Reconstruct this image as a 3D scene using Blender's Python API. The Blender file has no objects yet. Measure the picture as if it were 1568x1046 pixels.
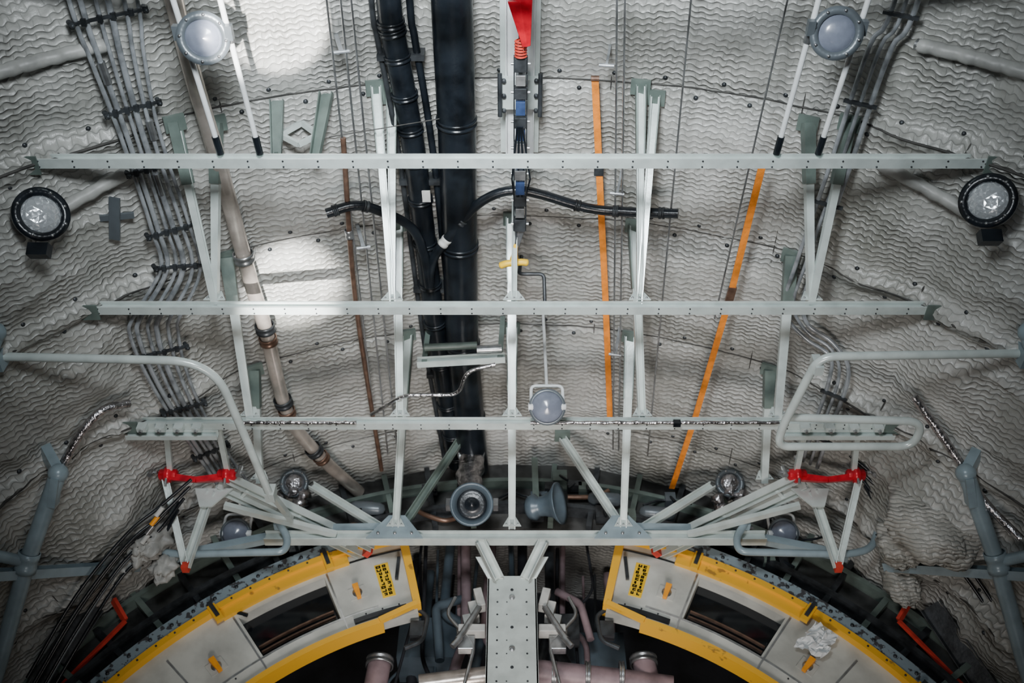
import bpy, math, random
from mathutils import Vector, Matrix, noise
random.seed(7)
V=Vector
R0=3.24; ZC=1.48
def HP(t,y,i=0.0):
    """point on the fuselage skin: t = degrees from crown, y = station, i = inset from skin"""
    a=math.radians(t); return V(((R0-i)*math.sin(a), y, ZC+(R0-i)*math.cos(a)))
def smooth(x,a,b):
    t=max(0,min(1,(x-a)/(b-a))); return t*t*(3-2*t)

# ------------------------------------------------------------------ materials
def newmat(name):
    m=bpy.data.materials.new(name); m.use_nodes=True
    nt=m.node_tree; return m,nt,nt.nodes['Principled BSDF']
def N(nt,t,**k):
    n=nt.nodes.new(t)
    for a,b in k.items(): setattr(n,a,b)
    return n
def mathn(nt,op,a,b=None):
    n=N(nt,'ShaderNodeMath',operation=op)
    for i,x in enumerate((a,b)):
        if x is None: continue
        if isinstance(x,(int,float)): n.inputs[i].default_value=x
        else: nt.links.new(x,n.inputs[i])
    return n.outputs[0]
def mat(name,col,rough=.5,metal=0.,var=.12,nscale=18,bump=.0,col2=None,thr=None,bscale=60,coat=0):
    m,nt,b=newmat(name)
    b.inputs['Roughness'].default_value=rough; b.inputs['Metallic'].default_value=metal
    if coat: b.inputs['Coat Weight'].default_value=coat
    tc=N(nt,'ShaderNodeTexCoord'); no=N(nt,'ShaderNodeTexNoise'); no.inputs['Scale'].default_value=nscale; no.inputs['Detail'].default_value=5
    nt.links.new(tc.outputs['Object'],no.inputs['Vector'])
    r=N(nt,'ShaderNodeValToRGB')
    if col2 is None:
        c1=[max(0,x*(1-var*1.6)) for x in col]; c2=[min(1,x*(1+var)) for x in col]
        r.color_ramp.elements[0].position=.35; r.color_ramp.elements[1].position=.6
    else:
        c1,c2=col2,col; t=thr or .45
        r.color_ramp.elements[0].position=t-.02; r.color_ramp.elements[1].position=t+.02
    r.color_ramp.elements[0].color=(*c1,1); r.color_ramp.elements[1].color=(*c2,1)
    nt.links.new(no.outputs['Fac'],r.inputs['Fac']); nt.links.new(r.outputs['Color'],b.inputs['Base Color'])
    if bump:
        n2=N(nt,'ShaderNodeTexNoise'); n2.inputs['Scale'].default_value=bscale
        nt.links.new(tc.outputs['Object'],n2.inputs['Vector'])
        bp=N(nt,'ShaderNodeBump'); bp.inputs['Strength'].default_value=bump; bp.inputs['Distance'].default_value=.01
        nt.links.new(n2.outputs['Fac'],bp.inputs['Height']); nt.links.new(bp.outputs['Normal'],b.inputs['Normal'])
    return m
def quilt_mat(name,base,useuv=True):
    m,nt,b=newmat(name); L=nt.links.new
    if useuv: src=N(nt,'ShaderNodeUVMap').outputs[0]
    else:
        tc=N(nt,'ShaderNodeTexCoord'); s0=N(nt,'ShaderNodeSeparateXYZ'); L(tc.outputs['Object'],s0.inputs[0])
        cb=N(nt,'ShaderNodeCombineXYZ'); L(s0.outputs[0],cb.inputs[0]); L(mathn(nt,'SUBTRACT',s0.outputs[1],s0.outputs[2]),cb.inputs[1]); src=cb.outputs[0]
    nz=N(nt,'ShaderNodeTexNoise'); nz.inputs['Scale'].default_value=3.0; nz.inputs['Detail'].default_value=3; L(src,nz.inputs['Vector'])
    mx=N(nt,'ShaderNodeVectorMath',operation='SCALE'); L(nz.outputs['Color'],mx.inputs[0]); mx.inputs['Scale'].default_value=.13
    ad=N(nt,'ShaderNodeVectorMath',operation='ADD'); L(src,ad.inputs[0]); L(mx.outputs[0],ad.inputs[1])
    sep=N(nt,'ShaderNodeSeparateXYZ'); L(ad.outputs[0],sep.inputs[0]); u,v=sep.outputs[0],sep.outputs[1]
    wob=mathn(nt,'MULTIPLY',mathn(nt,'SINE',mathn(nt,'MULTIPLY',u,104.0)),.50)
    ph=mathn(nt,'ADD',mathn(nt,'MULTIPLY',v,100.0),wob)
    w1=mathn(nt,'POWER',mathn(nt,'ABSOLUTE',mathn(nt,'SINE',ph)),.6)
    row=mathn(nt,'FLOOR',mathn(nt,'DIVIDE',ph,math.pi))
    pin=mathn(nt,'POWER',mathn(nt,'ABSOLUTE',mathn(nt,'SINE',mathn(nt,'ADD',mathn(nt,'MULTIPLY',u,52.0),mathn(nt,'MULTIPLY',row,math.pi/2)))),.5)
    cell=mathn(nt,'MULTIPLY',w1,mathn(nt,'ADD',mathn(nt,'MULTIPLY',pin,.75),.25))
    n4=N(nt,'ShaderNodeTexNoise'); n4.inputs['Scale'].default_value=3.5; n4.inputs['Detail'].default_value=4; L(src,n4.inputs['Vector'])
    amp=N(nt,'ShaderNodeMapRange'); L(n4.outputs['Fac'],amp.inputs['Value']); amp.inputs['From Min'].default_value=.38; amp.inputs['From Max'].default_value=.62; amp.inputs['To Min'].default_value=.50; amp.inputs['To Max'].default_value=1.15
    h=mathn(nt,'MULTIPLY',cell,amp.outputs[0])
    n3=N(nt,'ShaderNodeTexNoise'); n3.inputs['Scale'].default_value=12; n3.inputs['Detail'].default_value=6; n3.inputs['Roughness'].default_value=.6; L(src,n3.inputs['Vector'])
    h=mathn(nt,'ADD',h,mathn(nt,'MULTIPLY',n3.outputs['Fac'],1.1))
    bp=N(nt,'ShaderNodeBump'); bp.inputs['Distance'].default_value=.010; bp.inputs['Strength'].default_value=.9
    L(h,bp.inputs['Height']); L(bp.outputs['Normal'],b.inputs['Normal'])
    nb=N(nt,'ShaderNodeTexNoise'); nb.inputs['Scale'].default_value=1.3; nb.inputs['Detail'].default_value=9; nb.inputs['Roughness'].default_value=.68; L(src,nb.inputs['Vector'])
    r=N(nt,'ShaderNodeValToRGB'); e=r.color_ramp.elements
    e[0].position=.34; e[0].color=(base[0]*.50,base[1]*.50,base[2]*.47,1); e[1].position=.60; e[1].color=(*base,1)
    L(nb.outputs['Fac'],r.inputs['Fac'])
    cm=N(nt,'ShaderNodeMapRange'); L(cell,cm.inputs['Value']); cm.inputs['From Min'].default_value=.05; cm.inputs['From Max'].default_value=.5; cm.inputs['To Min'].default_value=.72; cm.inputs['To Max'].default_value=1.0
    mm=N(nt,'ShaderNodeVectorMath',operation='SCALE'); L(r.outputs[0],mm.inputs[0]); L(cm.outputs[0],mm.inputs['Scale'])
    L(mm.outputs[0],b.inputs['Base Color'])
    b.inputs['Roughness'].default_value=.36
    b.inputs['Specular IOR Level'].default_value=.65
    return m
M={}
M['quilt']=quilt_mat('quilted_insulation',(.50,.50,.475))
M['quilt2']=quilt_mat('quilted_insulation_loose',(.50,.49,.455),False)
M['bounce_cut']=mat('bounce_cut_dark_hull',(.04,.045,.05),.6,0,.2,3,.1)  # unseen hull faces darkened to cut bounce light inside the tube
M['cloth']=mat('insulation_cloth',(.36,.36,.34),.45,0,.2,6,.35,bscale=22)
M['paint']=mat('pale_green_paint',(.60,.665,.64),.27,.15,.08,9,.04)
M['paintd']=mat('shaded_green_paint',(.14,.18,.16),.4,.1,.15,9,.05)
M['blue']=mat('blue_grey_paint',(.29,.37,.41),.33,.1,.1,8,.05)
M['horn']=mat('dark_blue_grey_paint',(.085,.115,.14),.35,.1,.1,8,.05)
M['rim']=mat('lamp_housing_grey',(.13,.15,.165),.35,.3,.1,8,.05)
M['white']=mat('white_paint',(.78,.80,.80),.28,0,.06,12)
M['black']=mat('black_rubber',(.009,.012,.016),.28,0,.3,10,.1)
M['dark']=mat('dark_grey_metal',(.045,.05,.055),.4,.4,.3,14,.1)
M['steel']=mat('brushed_steel',(.52,.53,.54),.3,.9,.15,20,.05)
M['beige']=mat('warm_metal_pipe',(.62,.55,.49),.26,.55,.12,12,.05)
M['cond']=mat('grey_conduit',(.36,.38,.40),.25,.35,.25,14)
M['foil']=mat('crinkled_foil',(.50,.48,.49),.28,1,.25,30,.8,bscale=45)
M['orange']=mat('orange_webbing',(.85,.25,.02),.6,0,.12,25,.2,bscale=150)
M['yellow']=mat('yellow_paint',(.92,.48,.03),.42,0,.18,9,.08,col2=(.42,.22,.04),thr=.32)
M['yel2']=mat('yellow_plastic',(.95,.58,.02),.4,0,.05)
M['amber']=mat('amber_latch',(.95,.36,.02),.35,0,.06)
M['red']=mat('red_anodised',(.62,.01,.025),.32,.2,.15,20)
M['redor']=mat('red_orange_paint',(.62,.05,.03),.5,0,.12)
M['navy']=mat('blue_chain_block',(.05,.09,.22),.35,.3,.2)
M['peel']=mat('peeling_blue_paint',(.25,.315,.35),.5,0,.1,26,.2,col2=(.06,.06,.065),thr=.44)
M['door']=mat('door_panel_paint',(.55,.555,.51),.45,0,.16,4,.06)
M['lens']=mat('frosted_lens',(.19,.21,.265),.22,0,.12,14,coat=.3)
M['cabin']=mat('dark_cabin_lining',(.012,.013,.017),.7,0,.4,4,.3)
M['bulk']=mat('dark_bulkhead_lining',(.05,.05,.048),.6,0,.5,5,.8,bscale=12)  # dark grey cloth tone mottled by noise
M['win']=mat('dark_window',(.006,.007,.009),.10,0,.2,3)
M['brown']=mat('copper_brown_tube',(.20,.12,.085),.35,.5,.2)
M['pink']=mat('dusty_pink_duct',(.30,.215,.23),.5,.1,.2,8)
M['cream']=mat('cream_plastic',(.58,.58,.55),.4,0,.08)
M['seam']=mat('seam_cord',(.05,.048,.044),.7,0,.3)
M['floor']=mat('grey_deck',(.10,.105,.11),.6,0,.2,4,.1)
def ribbed():
    m,nt,b=newmat('ribbed_lamp_glass'); b.inputs['Base Color'].default_value=(.62,.65,.67,1); b.inputs['Roughness'].default_value=.2; b.inputs['Metallic'].default_value=.5
    tc=N(nt,'ShaderNodeTexCoord'); w=N(nt,'ShaderNodeTexVoronoi',distance='CHEBYCHEV'); w.inputs['Scale'].default_value=42; w.inputs['Randomness'].default_value=.15
    nt.links.new(tc.outputs['Object'],w.inputs['Vector'])
    bp=N(nt,'ShaderNodeBump'); bp.inputs['Strength'].default_value=.6; bp.inputs['Distance'].default_value=.008
    nt.links.new(w.outputs['Distance'],bp.inputs['Height']); nt.links.new(bp.outputs['Normal'],b.inputs['Normal']); return m
M['ribbed']=ribbed()

# ------------------------------------------------------------------ mesh kit
def basis(ax,up=None):
    ax=ax.normalized(); up=up or V((0,0,1))
    if abs(ax.dot(up))>.98: up=V((0,1,0)) if abs(ax.y)<.9 else V((1,0,0))
    x=up.cross(ax).normalized(); y=ax.cross(x).normalized(); return x,y,ax
def catmull(pts,n=6):
    pts=[V(p) for p in pts]
    if len(pts)<3: return pts
    P=[pts[0]*2-pts[1]]+pts+[pts[-1]*2-pts[-2]]; o=[]
    for i in range(1,len(P)-2):
        a,b,c,d=P[i-1],P[i],P[i+1],P[i+2]
        for k in range(n):
            t=k/n; o.append(.5*((2*b)+(c-a)*t+(2*a-5*b+4*c-d)*t*t+(3*b-a-3*c+d)*t**3))
    o.append(pts[-1]); return o
def fillet(pts,r,n=6):
    pts=[V(p) for p in pts]; o=[pts[0]]
    for i in range(1,len(pts)-1):
        a,b,c=pts[i-1],pts[i],pts[i+1]; d1=(a-b);d2=(c-b); q=min(r,d1.length*.48,d2.length*.48)
        p0=b+d1.normalized()*q; p2=b+d2.normalized()*q
        for k in range(n+1):
            t=k/n; o.append(p0*(1-t)**2+b*2*t*(1-t)+p2*t*t)
    o.append(pts[-1]); return o
class Obj:
    def __init__(s,name): s.n=name; s.v=[]; s.f=[]; s.m=[]; s.sm=[]; s.mats=[]
    def mi(s,k):
        if k not in s.mats: s.mats.append(k)
        return s.mats.index(k)
    def add(s,vs,fs,k,sm=False):
        o=len(s.v); s.v+=[tuple(p) for p in vs]; i=s.mi(k)
        for f in fs: s.f.append([o+q for q in f]); s.m.append(i); s.sm.append(sm)
    def tube(s,pts,r,k,seg=12,cap=True):
        pts=[V(p) for p in pts]; n=len(pts)
        if not hasattr(r,'__len__'): r=[r]*n
        t=(pts[1]-pts[0]).normalized(); x,y,_=basis(t); vs=[]
        for i in range(n):
            if i==0: tn=pts[1]-pts[0]
            elif i==n-1: tn=pts[-1]-pts[-2]
            else: tn=pts[i+1]-pts[i-1]
            if tn.length<1e-9: tn=t
            tn=tn.normalized(); x=(x-tn*x.dot(tn)).normalized(); y=tn.cross(x); t=tn
            for j in range(seg):
                a=2*math.pi*j/seg; vs.append(pts[i]+(x*math.cos(a)+y*math.sin(a))*r[i])
        fs=[(i*seg+j,i*seg+(j+1)%seg,(i+1)*seg+(j+1)%seg,(i+1)*seg+j) for i in range(n-1) for j in range(seg)]
        s.add(vs,fs,k,True)
        if cap:
            s.add(vs[:seg],[tuple(range(seg))[::-1]],k); s.add(vs[-seg:],[tuple(range(seg))],k)
    def lathe(s,c,ax,prof,k,seg=28,up=None):
        c=V(c); x,y,z=basis(V(ax),up); vs=[]
        for r,h in prof:
            for j in range(seg):
                a=2*math.pi*j/seg; vs.append(c+(x*math.cos(a)+y*math.sin(a))*max(r,1e-4)+z*h)
        fs=[(i*seg+j,i*seg+(j+1)%seg,(i+1)*seg+(j+1)%seg,(i+1)*seg+j) for i in range(len(prof)-1) for j in range(seg)]
        s.add(vs,fs,k,True)
    def prism(s,a,b,prof,k,up=None,prof2=None):
        a=V(a);b=V(b); x,y,z=basis(b-a,up and V(up)); n=len(prof); prof2=prof2 or prof
        vs=[a+x*p[0]+y*p[1] for p in prof]+[b+x*p[0]+y*p[1] for p in prof2]
        fs=[(j,(j+1)%n,n+(j+1)%n,n+j) for j in range(n)]+[tuple(range(n))[::-1],tuple(range(n,2*n))]
        s.add(vs,fs,k)
    def bar(s,a,b,w,h,k,up=None,w2=None,h2=None):
        w2=w2 or w; h2=h2 or h
        p=[(-w/2,-h/2),(w/2,-h/2),(w/2,h/2),(-w/2,h/2)]; q=[(-w2/2,-h2/2),(w2/2,-h2/2),(w2/2,h2/2),(-w2/2,h2/2)]
        s.prism(a,b,p,k,up,q)
    def chan(s,a,b,w,h,k,up=None,w2=None,t=.006):
        w2=w2 or w
        def pr(w): return [(-w/2,-h/2),(w/2,-h/2),(w/2,h/2),(w/2-t,h/2),(w/2-t,-h/2+t),(-w/2+t,-h/2+t),(-w/2+t,h/2),(-w/2,h/2)]
        s.prism(a,b,pr(w),k,up,pr(w2))
    def ibeam(s,a,b,w,h,k,t=.008):
        p=[(-w/2,-h/2),(w/2,-h/2),(w/2,-h/2+t),(t/2,-h/2+t),(t/2,h/2-t),(w/2,h/2-t),(w/2,h/2),(-w/2,h/2),(-w/2,h/2-t),(-t/2,h/2-t),(-t/2,-h/2+t),(-w/2,-h/2+t)]
        s.prism(a,b,p,k,(0,0,1))
    def box(s,c,d,k,ax=(0,1,0),up=(0,0,1)):
        c=V(c); a=V(ax).normalized()*d[1]/2; s.bar(c-a,c+a,d[0],d[2],k,V(up))
    def plate(s,poly,th,k):
        poly=[V(p) for p in poly]; nn=V((0,0,0))
        for i in range(len(poly)): nn+=poly[i].cross(poly[(i+1)%len(poly)])
        nn=nn.normalized()*th/2; n=len(poly)
        s.add([p-nn for p in poly]+[p+nn for p in poly],[tuple(range(n))[::-1],tuple(range(n,2*n))]+[(j,(j+1)%n,n+(j+1)%n,n+j) for j in range(n)],k)
    def ball(s,c,r,k,sq=(1,1,1),seg=16,jit=0,fr=2.3,crease=0):
        c=V(c); vs=[];h=seg//2
        for i in range(h+1):
            for j in range(seg):
                a=math.pi*i/h; b=2*math.pi*j/seg; d=V((math.sin(a)*math.cos(b)*sq[0],math.sin(a)*math.sin(b)*sq[1],math.cos(a)*sq[2]))
                rr=r*(1+jit*noise.noise(d*fr+c*3))
                if crease: rr*=1-crease*max(0,1-abs(noise.noise(d*fr*1.3+c*7))*7)
                vs.append(c+d*rr)
        s.add(vs,[(i*seg+j,i*seg+(j+1)%seg,(i+1)*seg+(j+1)%seg,(i+1)*seg+j) for i in range(h) for j in range(seg)],k,True)
    def done(s,uv=None,bevel=0):
        me=bpy.data.meshes.new(s.n); me.from_pydata(s.v,[],s.f)
        for k in s.mats: me.materials.append(M[k])
        me.polygons.foreach_set('material_index',s.m); me.polygons.foreach_set('use_smooth',s.sm)
        if uv:
            l=me.uv_layers.new(name='UVMap')
            for lp in me.loops: l.data[lp.index].uv=uv[lp.vertex_index]
        me.update(); o=bpy.data.objects.new(s.n,me); bpy.context.collection.objects.link(o)
        if bevel:
            b=o.modifiers.new('bevel','BEVEL'); b.width=bevel; b.segments=2; b.limit_method='ANGLE'
        return o

# ------------------------------------------------------------------ hull insulation (ceiling)
FR=[1.37+.82*k for k in range(-6,2)]+[3.02,3.82,4.66,5.48,6.3]
FR=sorted(set(round(f,2) for f in FR))
SE=[-130,-115,-100,-85,-70,-55,-40,-26,-9,9,26,40,55,70,85,100,115,130]
def frac(x,L):
    for i in range(len(L)-1):
        if L[i]<=x<=L[i+1]: return (x-L[i])/(L[i+1]-L[i])
    return .0
def inset(t,y):
    fy=frac(y,FR); ft=frac(t,SE); at=abs(t); side=smooth(at,28,48)
    pil=(max(0,math.sin(math.pi*fy))**.5)*(max(0,math.sin(math.pi*ft))**.35)
    d=pil*(.034+.07*side)
    q=V((t*.0565,y,0))
    d+=noise.noise(q*1.7)*(.018+.034*side)+noise.noise(q*5)*(.006+.006*side)
    rd=1-abs(noise.noise(V((q.x*2.2+5,q.y*3.1,2)))*2.2); d+=max(0,rd-.72)*(.028+.06*side)
    rd=1-abs(noise.noise(V((q.x*3.4-q.y*2+1,q.y*4.1+q.x,7)))*2.2); d+=max(0,rd-.8)*(.025+.05*side)
    df=min(abs(y-f) for f in FR)
    wob=noise.noise(V((t*.25,y,9)))*.25
    d+=(.085+.05*wob)*math.exp(-((df)/.05)**2)*smooth(at,29,36)
    for (tt,yy,st_,sy,am) in ((50,4.25,5,.22,.20),(47,4.6,3,.15,.12),(-47,4.4,4,.18,.16),(-53,4.62,4,.2,.14),(58,4.8,5,.2,.12),(44,3.35,3,.18,.06),(-44,3.4,3,.16,.06)):
        d+=am*math.exp(-((t-tt)/st_)**2-((y-yy)/sy)**2)*(1+.35*noise.noise(q*6))
    return d
ths=[-130+3*k for k in range(19)]+[-75+.7*k+1.0 for k in range(213)]+[76+3*k for k in range(19)]
ths=[t for t in ths if t<=130]
ys=[-3.5+.16*k for k in range(28)]+[.98+.022*k for k in range(187)]+[5.2,5.6,6.0,6.6]
hull=Obj('ceiling'); vs=[];uv=[]
for y in ys:
    for t in ths:
        vs.append(HP(t,y,inset(t,y))); uv.append((math.radians(t)*R0,y))
W=len(ths)
fq=[];fd=[]
for j in range(len(ys)-1):
    for i in range(W-1):
        (fd if (ys[j]<.5 or abs(ths[i])>78) else fq).append((j*W+i,j*W+i+1,(j+1)*W+i+1,(j+1)*W+i))
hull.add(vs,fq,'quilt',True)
k_=hull.mi('bounce_cut')
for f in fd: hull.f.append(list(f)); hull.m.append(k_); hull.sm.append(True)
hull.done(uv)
fl=Obj('floor'); fl.box((0,1.5,-1.3),(5.2,10.2,.1),'floor'); fl.done()
sc=Obj('insulation_seam_cords')
for f in FR:
    if .9<f<5.2: sc.tube([HP(t,f,inset(t,f)+.003) for t in [-72+1.0*k for k in range(145)]],[.0045+.003*smooth(abs(-72+k),28,40) for k in range(145)],'seam',6)
for t in SE:
    if abs(t)<75: sc.tube([HP(t,y,inset(t,y)+.002) for y in [.9+.04*k for k in range(105)]],.0035 if abs(t)<30 else .006,'seam',6)
sc.done()
bt=Obj('insulation_fastener_buttons')
for f in FR:
    if not(.9<f<5): continue
    for sgn in(-1,1):
        for k in range(-14,15):
            t=k*5.1+sgn*1.3+random.uniform(-.5,.5); y=f+sgn*(.045+.03*smooth(abs(t),30,40)); i=inset(t,y)
            n=-(HP(t,y,0)-V((0,y,ZC))).normalized(); bt.lathe(HP(t,y,i-.004),n,[(.013,0),(.013,.004),(.007,.010),(0,.011)],'dark',10)
bt.done()
for s in(-1,1):
    for (t0,y0,t1,y1) in ((34,1.74,43,1.74),(33.5,2.33,45,2.47)):
        o=Obj('padded_frame_sleeve'); pts=[HP(s*(t0+(t1-t0)*k/24),y0+(y1-y0)*k/24,.11+.004*math.sin(k*1.3)) for k in range(25)]
        o.tube(pts,[.022]+[.030+.002*math.sin(k*2.1) for k in range(23)]+[.03],'cloth',14); o.tube([pts[0],pts[1]],.026,'steel',12); o.done()

# ------------------------------------------------------------------ cross beams
BZ=3.86
beams=[(1.37,2.2,3.86),(2.19,2.2,3.86),(3.02,2.16,3.86),(3.82,2.15,3.85)]
for (y,hw,z) in beams:
    b=Obj('roof_crossbeam'); b.ibeam((-hw,y,z),(hw,y,z),.046,.052,'paint')
    for s in(-1,1):
        b.plate([(s*(hw-.02),y-.03,z+.03),(s*(hw+.09),y-.03,z+.05),(s*(hw+.10),y-.03,z-.05),(s*(hw-.02),y-.03,z-.03)],.01,'paint')
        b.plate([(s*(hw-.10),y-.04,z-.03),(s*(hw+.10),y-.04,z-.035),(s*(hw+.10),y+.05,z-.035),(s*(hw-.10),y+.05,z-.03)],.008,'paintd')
    k=-hw+.1
    while k<hw:
        for dy in(-.014,.014): b.lathe((k,y+dy,z-.026),(0,0,-1),[(.0045,0),(.004,.003),(0,.0035)],'dark',6)
        k+=.155
    b.done()
b=Obj('roof_crossbeam'); Y4,Z4=4.68,3.745
b.ibeam((-1.48,Y4,Z4),(1.52,Y4,Z4),.06,.065,'paint')
for x in(-.70,.66):
    b.plate([(x-.17,Y4-.035,Z4-.03),(x-.05,Y4-.035,Z4+.14),(x+.05,Y4-.035,Z4+.14),(x+.17,Y4-.035,Z4-.03)],.012,'blue')
    for a,c in((-.1,0),(.1,0),(0,.08),(0,0)): b.lathe((x+a,Y4-.042,Z4+c),(0,-1,0),[(.010,0),(.010,.008),(0,.009)],'steel',6)
for s in(-1,1):
    b.chan((s*.19,Y4-.02,Z4-.04),(s*.08,Y4-.02+.15,Z4-.20),.06,.04,'paint',(0,-1,0))
    b.bar((s*.75,Y4,Z4+.07),(s*1.25,Y4+.05,Z4+.10),.05,.05,'blue')
    b.bar((s*1.25,Y4+.05,Z4+.10),(s*2.0,Y4+.05,Z4-.10),.05,.05,'blue')
b.done()

# ------------------------------------------------------------------ hangers / struts
def gusset(o,x,y,z,w=.055,k='paint'):
    o.plate([(x-w,y-.028,z),(x+w,y-.028,z),(x+.022,y-.028,z+.07),(x-.022,y-.028,z+.07)],.006,k)
    for a in(-.035,0,.035): o.lathe((x+a,y-.031,z+.012),(0,-1,0),[(.006,0),(.005,.005),(0,.006)],'steel',6)
def strut(name,tops,bot,w1=.05,w2=.03,brk_shade=True):
    o=Obj(name); bot=V(bot)
    for tp in tops:
        tp=V(tp); o.chan(tp,bot,w1,.035,'paint',(0,-1,.3),w2)
        if brk_shade:
            m=tp.lerp(bot,.33); o.chan(tp+V((0,-.006,0)),m+V((0,-.006,0)),w1*1.3,.05,'paintd',(0,-1,.3),w1*1.05)  # dark green plate puts the shade on the strut's upper third into colour
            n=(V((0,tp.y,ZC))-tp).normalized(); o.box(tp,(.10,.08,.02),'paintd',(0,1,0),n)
    gusset(o,bot.x,bot.y,bot.z)
    return o.done()
for x,t in((-.60,-11.8),(.64,12.3)):
    strut('roof_hanger_strut',[HP(t-.6,2.2,.03),HP(t+.8,2.25,.03)],(x,3.02,BZ+.03),.042)
for s,x in((-1,-1.49),(1,1.50)):
    strut('roof_hanger_strut',[HP(s*30.2,2.2,.05),HP(s*26.8,2.25,.05)],(x,3.02,BZ+.03),.046)
for x,t in((-.62,-11.6),(0,0),(.72,12.3),(-1.45,-28.4),(1.47,27.8)):
    strut('roof_hanger_strut',[HP(t,3.03,.03)],(x,3.82,BZ+.02),.055,.04)
for x,t in((-.70,-11.5),(0,0),(.67,13.0)):
    strut('roof_hanger_strut',[HP(t,3.83,.03)],(x,4.66,Z4+.05),.055,.04)
for s in(-1,1):
    strut('roof_hanger_strut',[HP(s*28.2,3.83,.04)],(s*1.52,4.45,3.98),.05,.04)
strut('roof_hanger_strut',[HP(.3,2.62,.06)],(.01,3.02,BZ+.03),.03,.03,False)
for s in(-1,1):
    o=Obj('diagonal_frame_brace')
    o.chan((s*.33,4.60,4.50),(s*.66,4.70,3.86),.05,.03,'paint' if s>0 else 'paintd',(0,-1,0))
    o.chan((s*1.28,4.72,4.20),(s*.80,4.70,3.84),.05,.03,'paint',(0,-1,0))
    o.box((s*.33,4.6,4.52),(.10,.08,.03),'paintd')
    o.done()
o=Obj('diamond_hanger_bracket')
o.chan(HP(-21.2,2.2,.02),(-1.16,2.40,4.28),.07,.03,'paintd',(0,-1,.3),.05); o.chan(HP(-16.8,2.2,.02),(-.97,2.40,4.28),.07,.03,'paintd',(0,-1,.3),.05)
q=[(-1.16,2.36,4.42),(-1.06,2.33,4.49),(-.97,2.36,4.42),(-1.06,2.38,4.36)]
for i in range(4): o.bar(q[i],q[(i+1)%4],.026,.02,'paint')
o.bar((-1.16,2.40,4.28),(-1.20,2.40,4.62),.02,.02,'paintd'); o.done()
o=Obj('ladder_bracket')
o.chan((-.54,3.68,4.20),(-.04,3.66,4.22),.05,.04,'paint',(0,-1,0)); o.tube([(-.5,3.62,4.26),(-.2,3.62,4.28)],.022,'paintd'); o.tube([(-.2,3.62,4.24),(-.06,3.62,4.25)],.026,'steel')
o.bar((-.50,3.68,4.2),HP(-9,3.75,.02),.03,.02,'paintd'); o.bar((-.07,3.66,4.2),HP(-1,3.75,.02),.03,.02,'paintd'); o.done()
o=Obj('ceiling_hook_rod'); o.tube(fillet([HP(1,3.28,.04),(.04,3.24,4.45),(.18,3.24,4.45),(.185,3.40,4.30)],.03),.011,'dark',8); o.done()

# ------------------------------------------------------------------ ducts, pipes, conduits
def hpath(l,i,n=6): return catmull([HP(t,y,i) for t,y in l],n)
def collar(o,p,ax,r,l,k,seg=20):
    ax=V(ax).normalized(); o.lathe(V(p)-ax*l/2,ax,[(r*.9,0),(r,.0),(r,l*.3),(r*.93,l*.35),(r*.93,l*.65),(r,l*.7),(r,l),(r*.9,l)],k,seg)
o=Obj('bleed_air_pipe')
p=hpath([(-28.4,.6),(-28.2,1.78),(-27.6,2.35),(-27.0,3.08),(-26.5,3.47),(-26.0,4.15),(-23.3,4.59),(-19.4,5.02)],.14); o.tube(p,.041,'beige',18)
for y in(1.3,2.95,3.5,4.0,4.5):
    i=min(range(len(p)-1),key=lambda k:abs(p[k].y-y)); collar(o,p[i],p[i+1]-p[i],.056,.05,'dark' if y>3.2 else 'steel')
    if y>3.2: collar(o,p[i]+(p[i+1]-p[i]).normalized()*.09,p[i+1]-p[i],.052,.045,'brown')
    o.bar(p[i],HP(math.degrees(math.atan2(p[i].x,p[i].z-ZC)),p[i].y,0),.02,.03,'dark')
o.done()
A=[(-36,.6),(-36,1.54),(-35.7,1.77),(-35.2,2.06),(-34.9,2.34),(-34.7,2.67),(-34.9,2.90),(-38.6,3.12),(-39.3,3.22),(-39.0,3.49),(-38.0,3.82),(-36.3,4.25),(-35,4.6)]
Bp=[(-30.6,.6),(-31,1.54),(-31.5,1.77),(-31.9,2.06),(-31.8,2.34),(-31.4,2.67),(-31.4,2.98),(-34.4,3.22),(-34.9,3.30),(-35.2,3.52),(-34.8,3.87),(-33.5,4.25),(-32,4.6)]
o=Obj('hydraulic_conduit_bundle')
for k in range(6):
    f=(0,.16,.38,.56,.80,1)[k]; l=[(a[0]*(1-f)+b[0]*f, a[1]*(1-f)+b[1]*f) for a,b in zip(A,Bp)]
    o.tube(hpath(l,.14,5),[.010,.012,.009,.014,.010,.009][k],'cond',10)
for (i1,f) in((1,.3),(2,.9),(4,.0),(5,.1),(5,.9),(8,.5),(9,.9),(10,.9)):
    a=[A[i1][j]*(1-f)+A[i1+1][j]*f for j in(0,1)]; b2=[Bp[i1][j]*(1-f)+Bp[i1+1][j]*f for j in(0,1)]
    a[0]-=.5;b2[0]+=.5
    o.bar(HP(a[0],a[1],.150),HP(b2[0],b2[1],.150),.012,.016,'dark',(0,0,1))
    for g in(0,.16,.38,.56,.8,1):
        c=HP(a[0]*(1-g)+b2[0]*g,a[1]*(1-g)+b2[1]*g,.158); o.box(c,(.02,.03,.016),'dark')
    for q in(a,b2): o.lathe(HP(q[0],q[1],.12),V((0,q[1],ZC))-HP(q[0],q[1],0),[(.012,0),(.012,.05),(.008,.055),(.008,.06),(0,.06)],'dark',8)
for k,(i1,f) in enumerate(((2,.3),(4,.4),(3,.6))):
    g=(.16,.56,.8)[k]; a=[(A[i1][j]*(1-g)+Bp[i1][j]*g) for j in(0,1)]; b2=[(A[i1+1][j]*(1-g)+Bp[i1+1][j]*g) for j in(0,1)]
    pa=HP(*a,.14).lerp(HP(*b2,.14),f*.3); pb=HP(*a,.14).lerp(HP(*b2,.14),f*.3+.35); o.tube([pa,pb],.018,'steel',10)
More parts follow.
